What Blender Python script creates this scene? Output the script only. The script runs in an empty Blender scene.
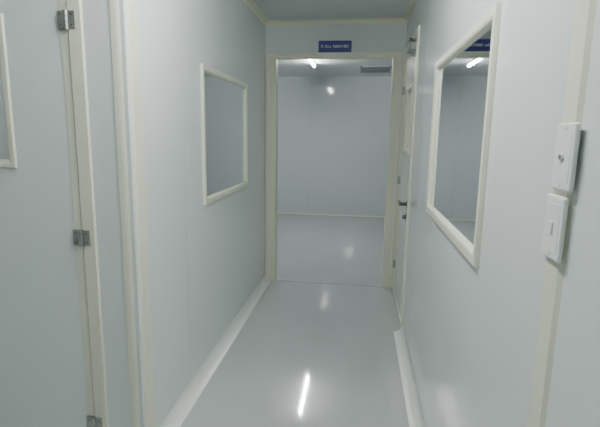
import bpy, bmesh, math
from mathutils import Vector, Matrix
S = bpy.context.scene
COL = S.collection

# ------------------------------------------------------------ parameters
XL, XR = -0.935, 0.375       # corridor wall faces
YN, YE = 1.75, 4.40          # near corner of left wall, end partition
YF = 8.43                    # far room back wall
ZC = 2.55
T = 0.05
E_FAR, E_COR, E_FILL_NEAR, E_FILL_LEFT, E_FILL_RIGHT = 225.0, 225.0, 24.0, 55.0, 28.0

# ------------------------------------------------------------ materials
def mat(name, col, rough=0.4, metal=0.0, spec=0.5, coat=0.0, noise=0.0, nscale=3.0, bump=0.0, bscale=6.0, emis=None, es=0):
    m = bpy.data.materials.new(name); m.use_nodes = True
    nt = m.node_tree; b = nt.nodes["Principled BSDF"]
    b.inputs["Base Color"].default_value = (*col, 1)
    b.inputs["Roughness"].default_value = rough
    b.inputs["Metallic"].default_value = metal
    b.inputs["Specular IOR Level"].default_value = spec
    b.inputs["Coat Weight"].default_value = coat
    b.inputs["Coat Roughness"].default_value = 0.05
    if emis:
        b.inputs["Emission Color"].default_value = (*emis, 1)
        b.inputs["Emission Strength"].default_value = es
    if noise or bump:
        tc = nt.nodes.new("ShaderNodeTexCoord")
    if noise:
        n = nt.nodes.new("ShaderNodeTexNoise"); n.inputs["Scale"].default_value = nscale
        n.inputs["Detail"].default_value = 4
        nt.links.new(tc.outputs["Object"], n.inputs["Vector"])
        r = nt.nodes.new("ShaderNodeValToRGB")
        r.color_ramp.elements[0].position = 0.3; r.color_ramp.elements[1].position = 0.7
        r.color_ramp.elements[0].color = (*[c*(1-noise) for c in col], 1)
        r.color_ramp.elements[1].color = (*[min(1, c*(1+noise)) for c in col], 1)
        nt.links.new(n.outputs["Fac"], r.inputs["Fac"])
        nt.links.new(r.outputs["Color"], b.inputs["Base Color"])
    if bump:
        n2 = nt.nodes.new("ShaderNodeTexNoise"); n2.inputs["Scale"].default_value = bscale
        n2.inputs["Detail"].default_value = 2
        nt.links.new(tc.outputs["Object"], n2.inputs["Vector"])
        bp = nt.nodes.new("ShaderNodeBump"); bp.inputs["Strength"].default_value = bump
        bp.inputs["Distance"].default_value = 0.01
        nt.links.new(n2.outputs["Fac"], bp.inputs["Height"])
        nt.links.new(bp.outputs["Normal"], b.inputs["Normal"])
    return m

M_WALL = mat("wall_panel_white", (0.705, 0.745, 0.74), 0.11, spec=0.6, noise=0.015, nscale=1.2, bump=0.03, bscale=2.5)
M_FAR = mat("wall_panel_far", (0.68, 0.70, 0.73), 0.09, spec=0.5, noise=0.015, nscale=1.2, bump=0.03, bscale=2.5)
M_CEIL = mat("ceiling_panel", (0.62, 0.655, 0.655), 0.3, noise=0.01, nscale=1.5)
M_FLOOR = mat("floor_epoxy_grey", (0.50, 0.51, 0.51), 0.06, spec=0.9, coat=0.8, noise=0.03, nscale=1.6, bump=0.02, bscale=3.0)
M_TRIM = mat("trim_aluminium_cream", (0.74, 0.74, 0.60), 0.35, noise=0.01)
M_SEAM = mat("panel_joint_grey", (0.45, 0.49, 0.50), 0.4, noise=0.02)
M_COVE = mat("coving_white_pvc", (0.83, 0.85, 0.80), 0.3, noise=0.01)
M_DOOR = mat("door_leaf_white", (0.75, 0.79, 0.78), 0.2, noise=0.01, bump=0.04, bscale=2)
M_STEEL = mat("brushed_steel", (0.40, 0.40, 0.38), 0.35, metal=0.9, noise=0.05, nscale=30)
M_DSTEEL = mat("handle_steel", (0.13, 0.13, 0.13), 0.3, metal=0.8, noise=0.05, nscale=30)
M_DARK = mat("dark_gap", (0.03, 0.03, 0.035), 0.6, noise=0.05)
M_GREY = mat("grey_plastic", (0.16, 0.18, 0.19), 0.45, noise=0.03)
M_LOUV = mat("vent_louvre_grey", (0.30, 0.32, 0.33), 0.45, noise=0.03)
M_CLOSER = mat("closer_grey_paint", (0.38, 0.40, 0.39), 0.4, noise=0.02)
M_BLUE = mat("sign_blue", (0.035, 0.035, 0.24), 0.3, noise=0.02)
M_TEXT = mat("sign_white_text", (0.75, 0.75, 0.8), 0.5, noise=0.01)
M_SWITCH = mat("switch_plastic", (0.80, 0.83, 0.80), 0.3, noise=0.01)
def tube_mat(n, s):
    return mat(n, (0.9, 0.9, 0.9), 0.4, emis=(0.95, 1.0, 0.98), es=s)

def glass(name, tint, boost):
    m = bpy.data.materials.new(name); m.use_nodes = True
    nt = m.node_tree; nt.nodes.clear()
    o = nt.nodes.new("ShaderNodeOutputMaterial"); mx = nt.nodes.new("ShaderNodeMixShader")
    tr = nt.nodes.new("ShaderNodeBsdfTransparent"); tr.inputs[0].default_value = (*tint, 1)
    gl = nt.nodes.new("ShaderNodeBsdfGlossy"); gl.inputs["Roughness"].default_value = 0.02
    gl.inputs["Color"].default_value = (0.92, 0.95, 0.95, 1)
    fr = nt.nodes.new("ShaderNodeFresnel"); fr.inputs["IOR"].default_value = boost
    nt.links.new(fr.outputs[0], mx.inputs[0]); nt.links.new(tr.outputs[0], mx.inputs[1])
    nt.links.new(gl.outputs[0], mx.inputs[2]); nt.links.new(mx.outputs[0], o.inputs[0])
    return m
M_GLASS = glass("window_glass", (0.84, 0.86, 0.86), 1.65)

# ------------------------------------------------------------ helpers
def newobj(name, verts, faces, m, parent=None, smooth=False, bevel=0):
    me = bpy.data.meshes.new(name)
    me.from_pydata([tuple(v) for v in verts], [], faces); me.update()
    bm = bmesh.new(); bm.from_mesh(me)
    bmesh.ops.remove_doubles(bm, verts=bm.verts, dist=1e-5)
    bmesh.ops.recalc_face_normals(bm, faces=bm.faces)
    bm.to_mesh(me); bm.free()
    o = bpy.data.objects.new(name, me); COL.objects.link(o)
    me.materials.append(m)
    if smooth:
        for p in me.polygons: p.use_smooth = True
        try: me.set_sharp_from_angle(angle=math.radians(40))
        except Exception: pass
    if bevel:
        b = o.modifiers.new("bevel", 'BEVEL'); b.width = bevel; b.segments = 3; b.limit_method = 'ANGLE'
    if parent: o.parent = parent
    return o

def empty(name, loc=(0, 0, 0)):
    e = bpy.data.objects.new(name, None); COL.objects.link(e); e.empty_display_size = 0.1
    return e

def box(name, x0, x1, y0, y1, z0, z1, m, parent=None, bevel=0):
    v = [(x, y, z) for x in (x0, x1) for y in (y0, y1) for z in (z0, z1)]
    f = [(0, 1, 3, 2), (4, 6, 7, 5), (0, 4, 5, 1), (2, 3, 7, 6), (0, 2, 6, 4), (1, 5, 7, 3)]
    return newobj(name, v, f, m, parent, bevel=bevel)

def cyl(name, p0, p1, r, m, parent=None, n=20):
    p0, p1 = Vector(p0), Vector(p1); d = (p1-p0).normalized()
    a = d.orthogonal().normalized(); b = d.cross(a)
    v = []
    for p in (p0, p1):
        for i in range(n):
            t = 2*math.pi*i/n; v.append(p + a*math.cos(t)*r + b*math.sin(t)*r)
    f = [(i, (i+1) % n, n+(i+1) % n, n+i) for i in range(n)]
    f += [tuple(range(n)), tuple(range(n, 2*n))]
    return newobj(name, v, f, m, parent, smooth=True)

# local frames: (a along wall, d out of wall, z) -> world
def mp(side, pos):
    if side == 'L': return lambda a, d, z: (pos+d, a, z)   # face normal +X
    if side == 'R': return lambda a, d, z: (pos-d, a, z)   # face normal -X
    if side == 'F': return lambda a, d, z: (a, pos-d, z)   # face normal -Y
    if side == 'B': return lambda a, d, z: (a, pos+d, z)

def panel(name, side, pos, th, a0, a1, z0, z1, holes, m, parent=None):
    """slab with rectangular holes; its visible face at pos, thickness going behind"""
    F = mp(side, pos)
    A = sorted(set([a0, a1] + [h[0] for h in holes] + [h[1] for h in holes]))
    Z = sorted(set([z0, z1] + [h[2] for h in holes] + [h[3] for h in holes]))
    A = [a for a in A if a0 <= a <= a1]; Z = [z for z in Z if z0 <= z <= z1]
    def solid(i, j):
        if i < 0 or j < 0 or i >= len(A)-1 or j >= len(Z)-1: return False
        ca, cz = (A[i]+A[i+1])/2, (Z[j]+Z[j+1])/2
        return not any(h[0] < ca < h[1] and h[2] < cz < h[3] for h in holes)
    v, f = [], []
    def q(*pts):
        n = len(v); v.extend(F(*p) for p in pts); f.append((n, n+1, n+2, n+3))
    for i in range(len(A)-1):
        for j in range(len(Z)-1):
            if not solid(i, j): continue
            x0, x1, y0, y1 = A[i], A[i+1], Z[j], Z[j+1]
            for d in (0, -th): q((x0, d, y0), (x1, d, y0), (x1, d, y1), (x0, d, y1))
            if not solid(i-1, j): q((x0, 0, y0), (x0, -th, y0), (x0, -th, y1), (x0, 0, y1))
            if not solid(i+1, j): q((x1, 0, y0), (x1, -th, y0), (x1, -th, y1), (x1, 0, y1))
            if not solid(i, j-1): q((x0, 0, y0), (x0, -th, y0), (x1, -th, y0), (x1, 0, y0))
            if not solid(i, j+1): q((x0, 0, y1), (x0, -th, y1), (x1, -th, y1), (x1, 0, y1))
    return newobj(name, v, f, m, parent)

def ring(name, side, pos, a0, a1, z0, z1, prof, m, parent=None, closed=True, sx=1.0):
    """mitred frame; prof = closed polyline of (w inward, d out)"""
    F = mp(side, pos); v = []; f = []
    n = len(prof)
    for (w, d) in prof:
        if closed: cs = [(a0+w*sx, z0+w), (a1-w*sx, z0+w), (a1-w*sx, z1-w), (a0+w*sx, z1-w)]
        else: cs = [(a0+w*sx, z0), (a0+w*sx, z1-w), (a1-w*sx, z1-w), (a1-w*sx, z0)]
        v.extend(F(a, d, z) for a, z in cs)
    for i in range(n):
        j = (i+1) % n
        for k in range(4 if closed else 3):
            l = (k+1) % 4
            f.append((4*i+k, 4*i+l, 4*j+l, 4*j+k))
    if not closed:
        f.append(tuple(4*i for i in range(n))); f.append(tuple(4*i+3 for i in range(n)))
    return newobj(name, v, f, m, parent)

def wprof(w, t=T, p=0.014):
    return [(0, -t*0.5), (0, 0.004), (0.004, p), (w-0.014, p), (w-0.006, p-0.003), (w, 0.002), (w, -t-0.002),
            (w-0.006, -t-p+0.003), (w-0.014, -t-p), (0.004, -t-p), (0, -t-0.004)]

def coving(name, side, pos, a0, a1, s=0.065, k0=0, k1=0, top=False, m=None):
    """concave quarter coving; k = mitre factor at the ends"""
    F = mp(side, pos)
    pr = [(0, 0), (s, 0)] + [(s - s*math.sin(math.pi/2*i/8), s - s*math.cos(math.pi/2*i/8)) for i in range(1, 9)]
    pr = [(d+0.0015*(d > 0 or z > 0), z+0.0015*(d > 0 or z > 0)) if (d, z) != (s, 0) else (d, z) for d, z in pr]
    v = []; n = len(pr)
    for e, (a, k) in enumerate(((a0, -k0), (a1, k1))):
        for d, z in pr:
            v.append(F(a + k*d, d, ZC - z if top else z))
    f = [(i, (i+1) % n, n+(i+1) % n, n+i) for i in range(n)] + [tuple(range(n)), tuple(range(n, 2*n))]
    return newobj(name, v, f, m or M_COVE, smooth=True)

# ------------------------------------------------------------ room shell
X0, X1, Y0, Y1 = -3.0, 3.0, -2.0, YF
box("floor", X0-.05, X1+.05, Y0-.05, Y1+.05, -0.1, 0, M_FLOOR)
box("ceiling", X0-.05, X1+.05, Y0-.05, Y1+.05, ZC, ZC+0.1, M_CEIL)
FW = 0.042
WL = (2.60, 3.66, 1.067, 1.90)
WR = (1.395, 2.46, 1.103, 1.875)
ins = lambda r, w=0.02: (r[0]+w, r[1]-w, r[2]+w, r[3]-w)
DR = (3.36, 4.30, 0, 2.26)      # right side door frame outer
panel("wall_left", 'L', XL, T, YN, YE, 0, ZC, [ins(WL)], M_WALL)
panel("wall_right", 'R', XR, T, Y0, YE, 0, ZC, [ins(WR), (DR[0]+.02, DR[1]-.02, -1, DR[3]-.02)], M_WALL)
D1 = (-2.12, -1.108, 0, 2.16)    # left door frame outer
panel("wall_front", 'F', YN, T, X0, XL-T, 0, ZC, [(D1[0]+.02, D1[1]-.02, -1, D1[3]-.02)], M_WALL)
OX0, OX1, OZ = XL, XR, 2.265
panel("wall_end", 'F', YE, 0.08, X0, X1, 0, ZC, [(OX0+.05, OX1-.05, -1, OZ-.02)], M_WALL)
panel("wall_back", 'F', YF, 0.05, X0, X1, 0, ZC, [], M_FAR)
panel("wall_rear", 'B', Y0, 0.05, X0, X1, 0, ZC, [], M_WALL)
panel("wall_outer_left", 'L', X0, 0.05, Y0, Y1, 0, ZC, [], M_WALL)
panel("wall_outer_right", 'R', X1, 0.05, Y0, Y1, 0, ZC, [], M_WALL)

# ------------------------------------------------------------ coving
bi = 'baseboard_'
coving(bi+"left", 'L', XL, YN, YE-0.0, k0=1)
coving(bi+"right", 'R', XR, Y0, DR[0])
coving(bi+"front", 'F', YN, D1[1], XL, k1=1)
coving(bi+"back", 'F', YF, X0, X1, s=0.018, m=M_TRIM)
coving(bi+"front_left", 'F', YN, X0, D1[0])
tn = 1
for a in (('L', XL, YN, YE, 1, 0), ('R', XR, Y0, YE, 0, 0), ('F', YN, X0, XL, 0, 1), ('F', YF, X0, X1, 0, 0), ('F', YE, XL, XR, 0, 0)):
    coving("trim_%d" % tn, a[0], a[1], a[2], a[3], s=0.04 if a[1] != YF else 0.025, k0=a[4], k1=a[5], top=True, m=M_TRIM if a[1] != YF else M_WALL); tn += 1

# rounded external corner profile at the end of the left wall
def corner_profile():
    r = 0.045; cx, cy = XL-r+0.006, YN+r-0.006
    pts = [(XL-0.055, YN), (XL-0.055, YN-0.006)]
    for i in range(11):
        t = -math.pi/2 + math.pi/2*i/10
        pts.append((cx+r*math.cos(t), cy+r*math.sin(t)))
    pts += [(XL+0.006, YN+0.105), (XL, YN+0.107)]
    pts += [(XL-0.001, YN+0.001)]
    n = len(pts); v = [(x, y, 0.0) for x, y in pts] + [(x, y, ZC) for x, y in pts]
    f = [(i, (i+1) % n, n+(i+1) % n, n+i) for i in range(n)] + [tuple(range(n)), tuple(range(n, 2*n))]
    global tn
    newobj("trim_%d" % tn, v, f, M_TRIM, smooth=True); tn += 1
corner_profile()

def strip(side, pos, a0, a1, z0, z1, p=0.006, m=M_TRIM):
    global tn
    F = mp(side, pos); pr = [(a0, 0), (a0+.15*(a1-a0), p), (a1-.15*(a1-a0), p), (a1, 0)]
    v = [F(a, d, z) for z in (z0, z1) for a, d in pr]
    f = [(i, (i+1) % 4, 4+(i+1) % 4, 4+i) for i in range(4)] + [(0, 1, 2, 3), (4, 5, 6, 7)]
    newobj("trim_%d" % tn, v, f, m); tn += 1
strip('R', XR, 0.842, 0.92, 0.065, ZC-0.04)
for y in (2.90,): strip('R', XR, y, y+.004, 0.065, ZC-.04, 0.001, M_SEAM)
for y in (2.32, ): strip('L', XL, y, y+.004, 0.065, ZC-.04, 0.001, M_SEAM)
for x in (-2.1, -0.95, 0.2, 1.35): strip('F', YF, x, x+.004, 0.018, ZC-.025, 0.001, M_SEAM)

# ------------------------------------------------------------ windows
def window(name, side, pos, r):
    e = empty(name)
    ring("frame", side, pos, *r, wprof(FW), M_TRIM, e)
    F = mp(side, pos)
    a0, a1, z0, z1 = r[0]+FW-.004, r[1]-FW+.004, r[2]+FW-.004, r[3]-FW+.004
    for k, d in enumerate((-0.004, -T+0.004)):
        newobj("glass_%d" % k, [F(a0, d, z0), F(a1, d, z0), F(a1, d, z1), F(a0, d, z1)], [(0, 1, 2, 3)], M_GLASS, e)
window("window_1", 'L', XL, WL)
window("window_2", 'R', XR, WR)

# ------------------------------------------------------------ doors
def door(name, side, pos, r, hinge_high, vis, handle_a, fw=0.06, closer=False, plate=False, hingez=(0.168, 1.05, 1.932)):
    e = empty(name); F = mp(side, pos)
    def bx(nm, q0, q1, d0, d1, w0, w1, mm, bev=0.004):
        v = [F(a, d, z) for a in (q0, q1) for d in (d0, d1) for z in (w0, w1)]
        newobj(nm, v, [(0, 1, 3, 2), (4, 6, 7, 5), (0, 4, 5, 1), (2, 3, 7, 6), (0, 2, 6, 4), (1, 5, 7, 3)], mm, e, bevel=bev)
    prof = [(0, 0.0), (0.003, 0.012), (fw-.004, 0.012), (fw, 0.008), (fw, -T), (fw-.004, -T-.012), (0.003, -T-.012), (0, -T)]
    ring("frame", side, pos, *r, prof, M_TRIM, e, closed=False)
    g = 0.004
    a0, a1, z1 = r[0]+fw+g, r[1]-fw-g, r[3]-fw-g
    panel("leaf", side, pos+0.0, 0.042, a0, a1, 0.008, z1, [ins(vis)], M_DOOR, e)
    ring("leaf_edge", side, pos, a0, a1, 0.008, z1, [(0, 0), (0, .004), (.032, .004), (.034, 0)], M_TRIM, e)
    ring("vision_frame", side, pos, *vis, wprof(0.035, 0.042, 0.010), M_TRIM, e)
    vr = ins(vis, 0.032)
    newobj("vision_glass", [F(vr[0], -.01, vr[2]), F(vr[1], -.01, vr[2]), F(vr[1], -.01, vr[3]), F(vr[0], -.01, vr[3])], [(0, 1, 2, 3)], M_GLASS, e)
    ha = a1 + g/2 if hinge_high else a0 - g/2
    for i, z in enumerate(hingez):
        zz0, zz1 = z-.034, z+.034
        for s in (-1, 1):
            d0 = 0.004 if s*(1 if hinge_high else -1) < 0 else 0.010
            q = sorted((ha+s*0.006, ha+s*0.038))
            bx("hinge_%d_leaf_%d" % (i, s), q[0], q[1], d0, .016, zz0, zz1, M_STEEL, 0.001)
            for q in (-.02, .02):
                cyl("hinge_%d_screw" % i, F(ha+s*0.024, .0155, z+q), F(ha+s*.024, .0175, z+q), .004, M_GREY, e, 10)
        for k in range(3):
            cyl("hinge_%d_knuckle_%d" % (i, k), F(ha, .017, zz0-.002+k*.0245), F(ha, .017, zz0+.021+k*.0245), .009, M_STEEL, e)
    s = 1 if (a1-handle_a) > (handle_a-a0) else -1
    hz = 0.985
    ms = M_DSTEEL
    if plate:
        hz = .99
        cyl("rose", F(handle_a, .0, hz), F(handle_a, .012, hz), .032, ms, e)
        cyl("lock_rose", F(handle_a, .0, hz-.10), F(handle_a, .012, hz-.10), .028, ms, e)
        cyl("lock_core", F(handle_a, .011, hz-.10), F(handle_a, .035, hz-.10), .014, ms, e)
    else:
        cyl("rose", F(handle_a, .0, hz), F(handle_a, .010, hz), .027, ms, e)
        cyl("lock_rose", F(handle_a, .0, hz-.085), F(handle_a, .010, hz-.085), .025, ms, e)
        cyl("lock_core", F(handle_a, .009, hz-.085), F(handle_a, .018, hz-.085), .011, M_GREY, e)
    cyl("lever_neck", F(handle_a, .008, hz), F(handle_a, .058, hz), .013, ms, e)
    bx("lever_bar", min(handle_a-.012*s, handle_a+s*.13), max(handle_a-.012*s, handle_a+s*.13), .046, .066, hz-.013, hz+.013, ms, .006)
    if closer:
        c0 = a0+.06
        bx("closer_body", c0, c0+.20, 0.004, .042, z1-.075, z1-.025, M_CLOSER)
        cyl("closer_spindle", F(c0+.10, .022, z1-.025), F(c0+.10, .022, z1+.006), .008, M_CLOSER, e)
        cyl("closer_arm", F(c0+.10, .022, z1+.002), F(c0+.02, .060, z1+.006), .006, M_CLOSER, e)
        cyl("closer_arm_fore", F(c0+.02, .060, z1+.010), F(c0+.12, .015, z1+.025), .006, M_CLOSER, e)
        bx("closer_bracket", c0+.09, c0+.15, .011, .020, z1+.012, z1+.04, M_CLOSER, .002)
    return e
door("door_1", 'F', YN, D1, True, (-1.96, -1.452, 1.34, 1.965), -2.0)
door("door_2", 'R', XR, DR, True, (3.56, 3.98, 1.36, 1.90), 3.475, closer=True, plate=True, hingez=(0.3, 1.1, 1.9))

e = empty("door_frame")
w = 0.05
ring("casing", 'F', YE, OX0+.001, OX1-.001, 0, OZ, [(0, 0), (.002, .014), (w-.006, .014), (w, .009), (w, -.089), (w-.006, -.094), (.002, -.094), (0, -.08)], M_TRIM, e, closed=False, sx=2.15)
ring("casing_bead", 'F', YE-.014, OX0+.03, OX1-.03, 0, OZ-.012, [(0, 0), (.002, .005), (.008, .005), (.010, 0)], M_COVE, e, closed=False, sx=1)
box("threshold", OX0+.11, OX1-.11, YE+.02, YE+.06, 0, .003, M_SEAM, e)

# ------------------------------------------------------------ sign
sg = empty("room_sign")
box("plate", -.425, -.118, YE-.018, YE-.010, 2.262, 2.365, M_BLUE, sg, bevel=.002)
box("backing", -.40, -.14, YE-.0101, YE, 2.268, 2.360, M_GREY, sg)
tc = bpy.data.curves.new("lettering", 'FONT'); tc.body = "P. Khu 160/H 001"; tc.size = 0.036
tc.align_x = 'CENTER'; tc.align_y = 'CENTER'; tc.extrude = .0006; tc.offset = .0006
to = bpy.data.objects.new("lettering", tc); COL.objects.link(to); to.data.materials.append(M_TEXT)
to.location = (-.2715, YE-.0190, 2.3135); to.rotation_euler = (math.pi/2, 0, 0); to.parent = sg

# ------------------------------------------------------------ switches
def switch(yc, zc, rocker):
    e = empty("light_switch"); W, H = .039, .060
    x = XR-.006
    box("plate", x-.009, x, yc-W, yc+W, zc-H, zc+H, M_SWITCH, e, bevel=.004)
    box("inner_plate", x-.0098, x-.008, yc-W+.010, yc+W-.010, zc-H+.014, zc+H-.014, M_SWITCH, e, bevel=.0005)
    if rocker:
        box("rocker", x-.013, x-.009, yc-.008, yc+.008, zc-.012, zc+.012, M_SWITCH, e, bevel=.002)
    else:
        cyl("indicator_ring", (x-.009, yc+.002, zc), (x-.013, yc+.002, zc), .008, M_COVE, e)
        cyl("indicator", (x-.0125, yc+.002, zc), (x-.0145, yc+.002, zc), .0045, M_GREY, e)
    for dz in (-.050, .050): cyl("screw", (x-.0085, yc, zc+dz), (x-.0100, yc, zc+dz), .003, M_TRIM, e, 10)
switch(.866, 1.468, False)
switch(.878, 1.337, True)

# ------------------------------------------------------------ ceiling lights / vent
def lamp(x, y0, y1, s, tubes=1, name="ceiling_light"):
    e = empty(name)
    z = ZC; wd = .03 if tubes == 1 else .08
    v = []
    for y in (y0-.02, y1+.02):
        v += [(x-wd, y, z), (x+wd, y, z), (x+wd*.6, y, z-.028), (x-wd*.6, y, z-.028)]
    newobj("housing", v, [(0, 1, 2, 3), (4, 5, 6, 7), (0, 1, 5, 4), (1, 2, 6, 5), (2, 3, 7, 6), (3, 0, 4, 7)], M_SWITCH, e)
    mt = tube_mat("led_tube", s)
    for i in range(tubes):
        xx = x + (i-(tubes-1)/2)*.07
        cyl("tube_%d" % i, (xx, y0+.03, z-.045), (xx, y1-.03, z-.045), .016, mt, e)
        for q in (y0+.0, y1-.03):
            box("lampholder", xx-.014, xx+.014, q, q+.03, z-.064, z-.02, M_SWITCH, e, bevel=.003)
lamp(-.73, 5.85, 6.95, E_FAR)
lamp(-.28, .8, 2.0, E_COR)
lamp(-.5, -1.5, -.3, E_FILL_NEAR)  # fill light added behind the camera, fixture out of view
lamp(-2.0, 2.4, 3.6, E_FILL_LEFT)  # unseen fixture added to give the left room modest light
lamp(1.8, 1.0, 2.2, E_FILL_RIGHT)  # weak unseen fixture added to lift the room behind the right window

v = empty("ceiling_vent")
vx0, vx1, vy0, vy1 = -.05, .43, 7.2, 7.85
for nm, b in (("rim_a", (vx0, vx1, vy0, vy0+.03)), ("rim_b", (vx0, vx1, vy1-.03, vy1)), ("rim_c", (vx0, vx0+.03, vy0, vy1)), ("rim_d", (vx1-.03, vx1, vy0, vy1))):
    box(nm, *b, ZC-.014, ZC, M_LOUV, v)
box("throat", vx0+.03, vx1-.03, vy0+.03, vy1-.03, ZC-.004, ZC, M_DARK, v)
for i in range(11):
    y = vy0+.05+i*.052
    newobj("louvre_%d" % i, [(vx0+.03, y, ZC-.004), (vx1-.03, y, ZC-.004), (vx1-.03, y+.022, ZC-.016), (vx0+.03, y+.022, ZC-.016)], [(0, 1, 2, 3)], M_LOUV, v)

# ------------------------------------------------------------ world + camera
w = bpy.data.worlds.new("world"); S.world = w; w.use_nodes = True
w.node_tree.nodes["Background"].inputs[0].default_value = (.5, .55, .6, 1)
w.node_tree.nodes["Background"].inputs[1].default_value = 0.3

th, ps, roll = math.radians(9.95), math.radians(7.47), 0.016
Fv = Vector((-math.sin(ps)*math.cos(th), math.cos(ps)*math.cos(th), -math.sin(th)))
R0 = Vector((math.cos(ps), math.sin(ps), 0)); U0 = R0.cross(Fv)
R = R0*math.cos(roll) + U0*math.sin(roll); U = U0*math.cos(roll) - R0*math.sin(roll)
cd = bpy.data.cameras.new("camera"); cam = bpy.data.objects.new("camera", cd); COL.objects.link(cam)
mtx = Matrix((R, U, -Fv)).transposed().to_4x4(); mtx.translation = (0, 0, 1.5)
cam.matrix_world = mtx
cd.sensor_width = 36; cd.lens = 449/600*36; cd.clip_start = .02
S.camera = cam
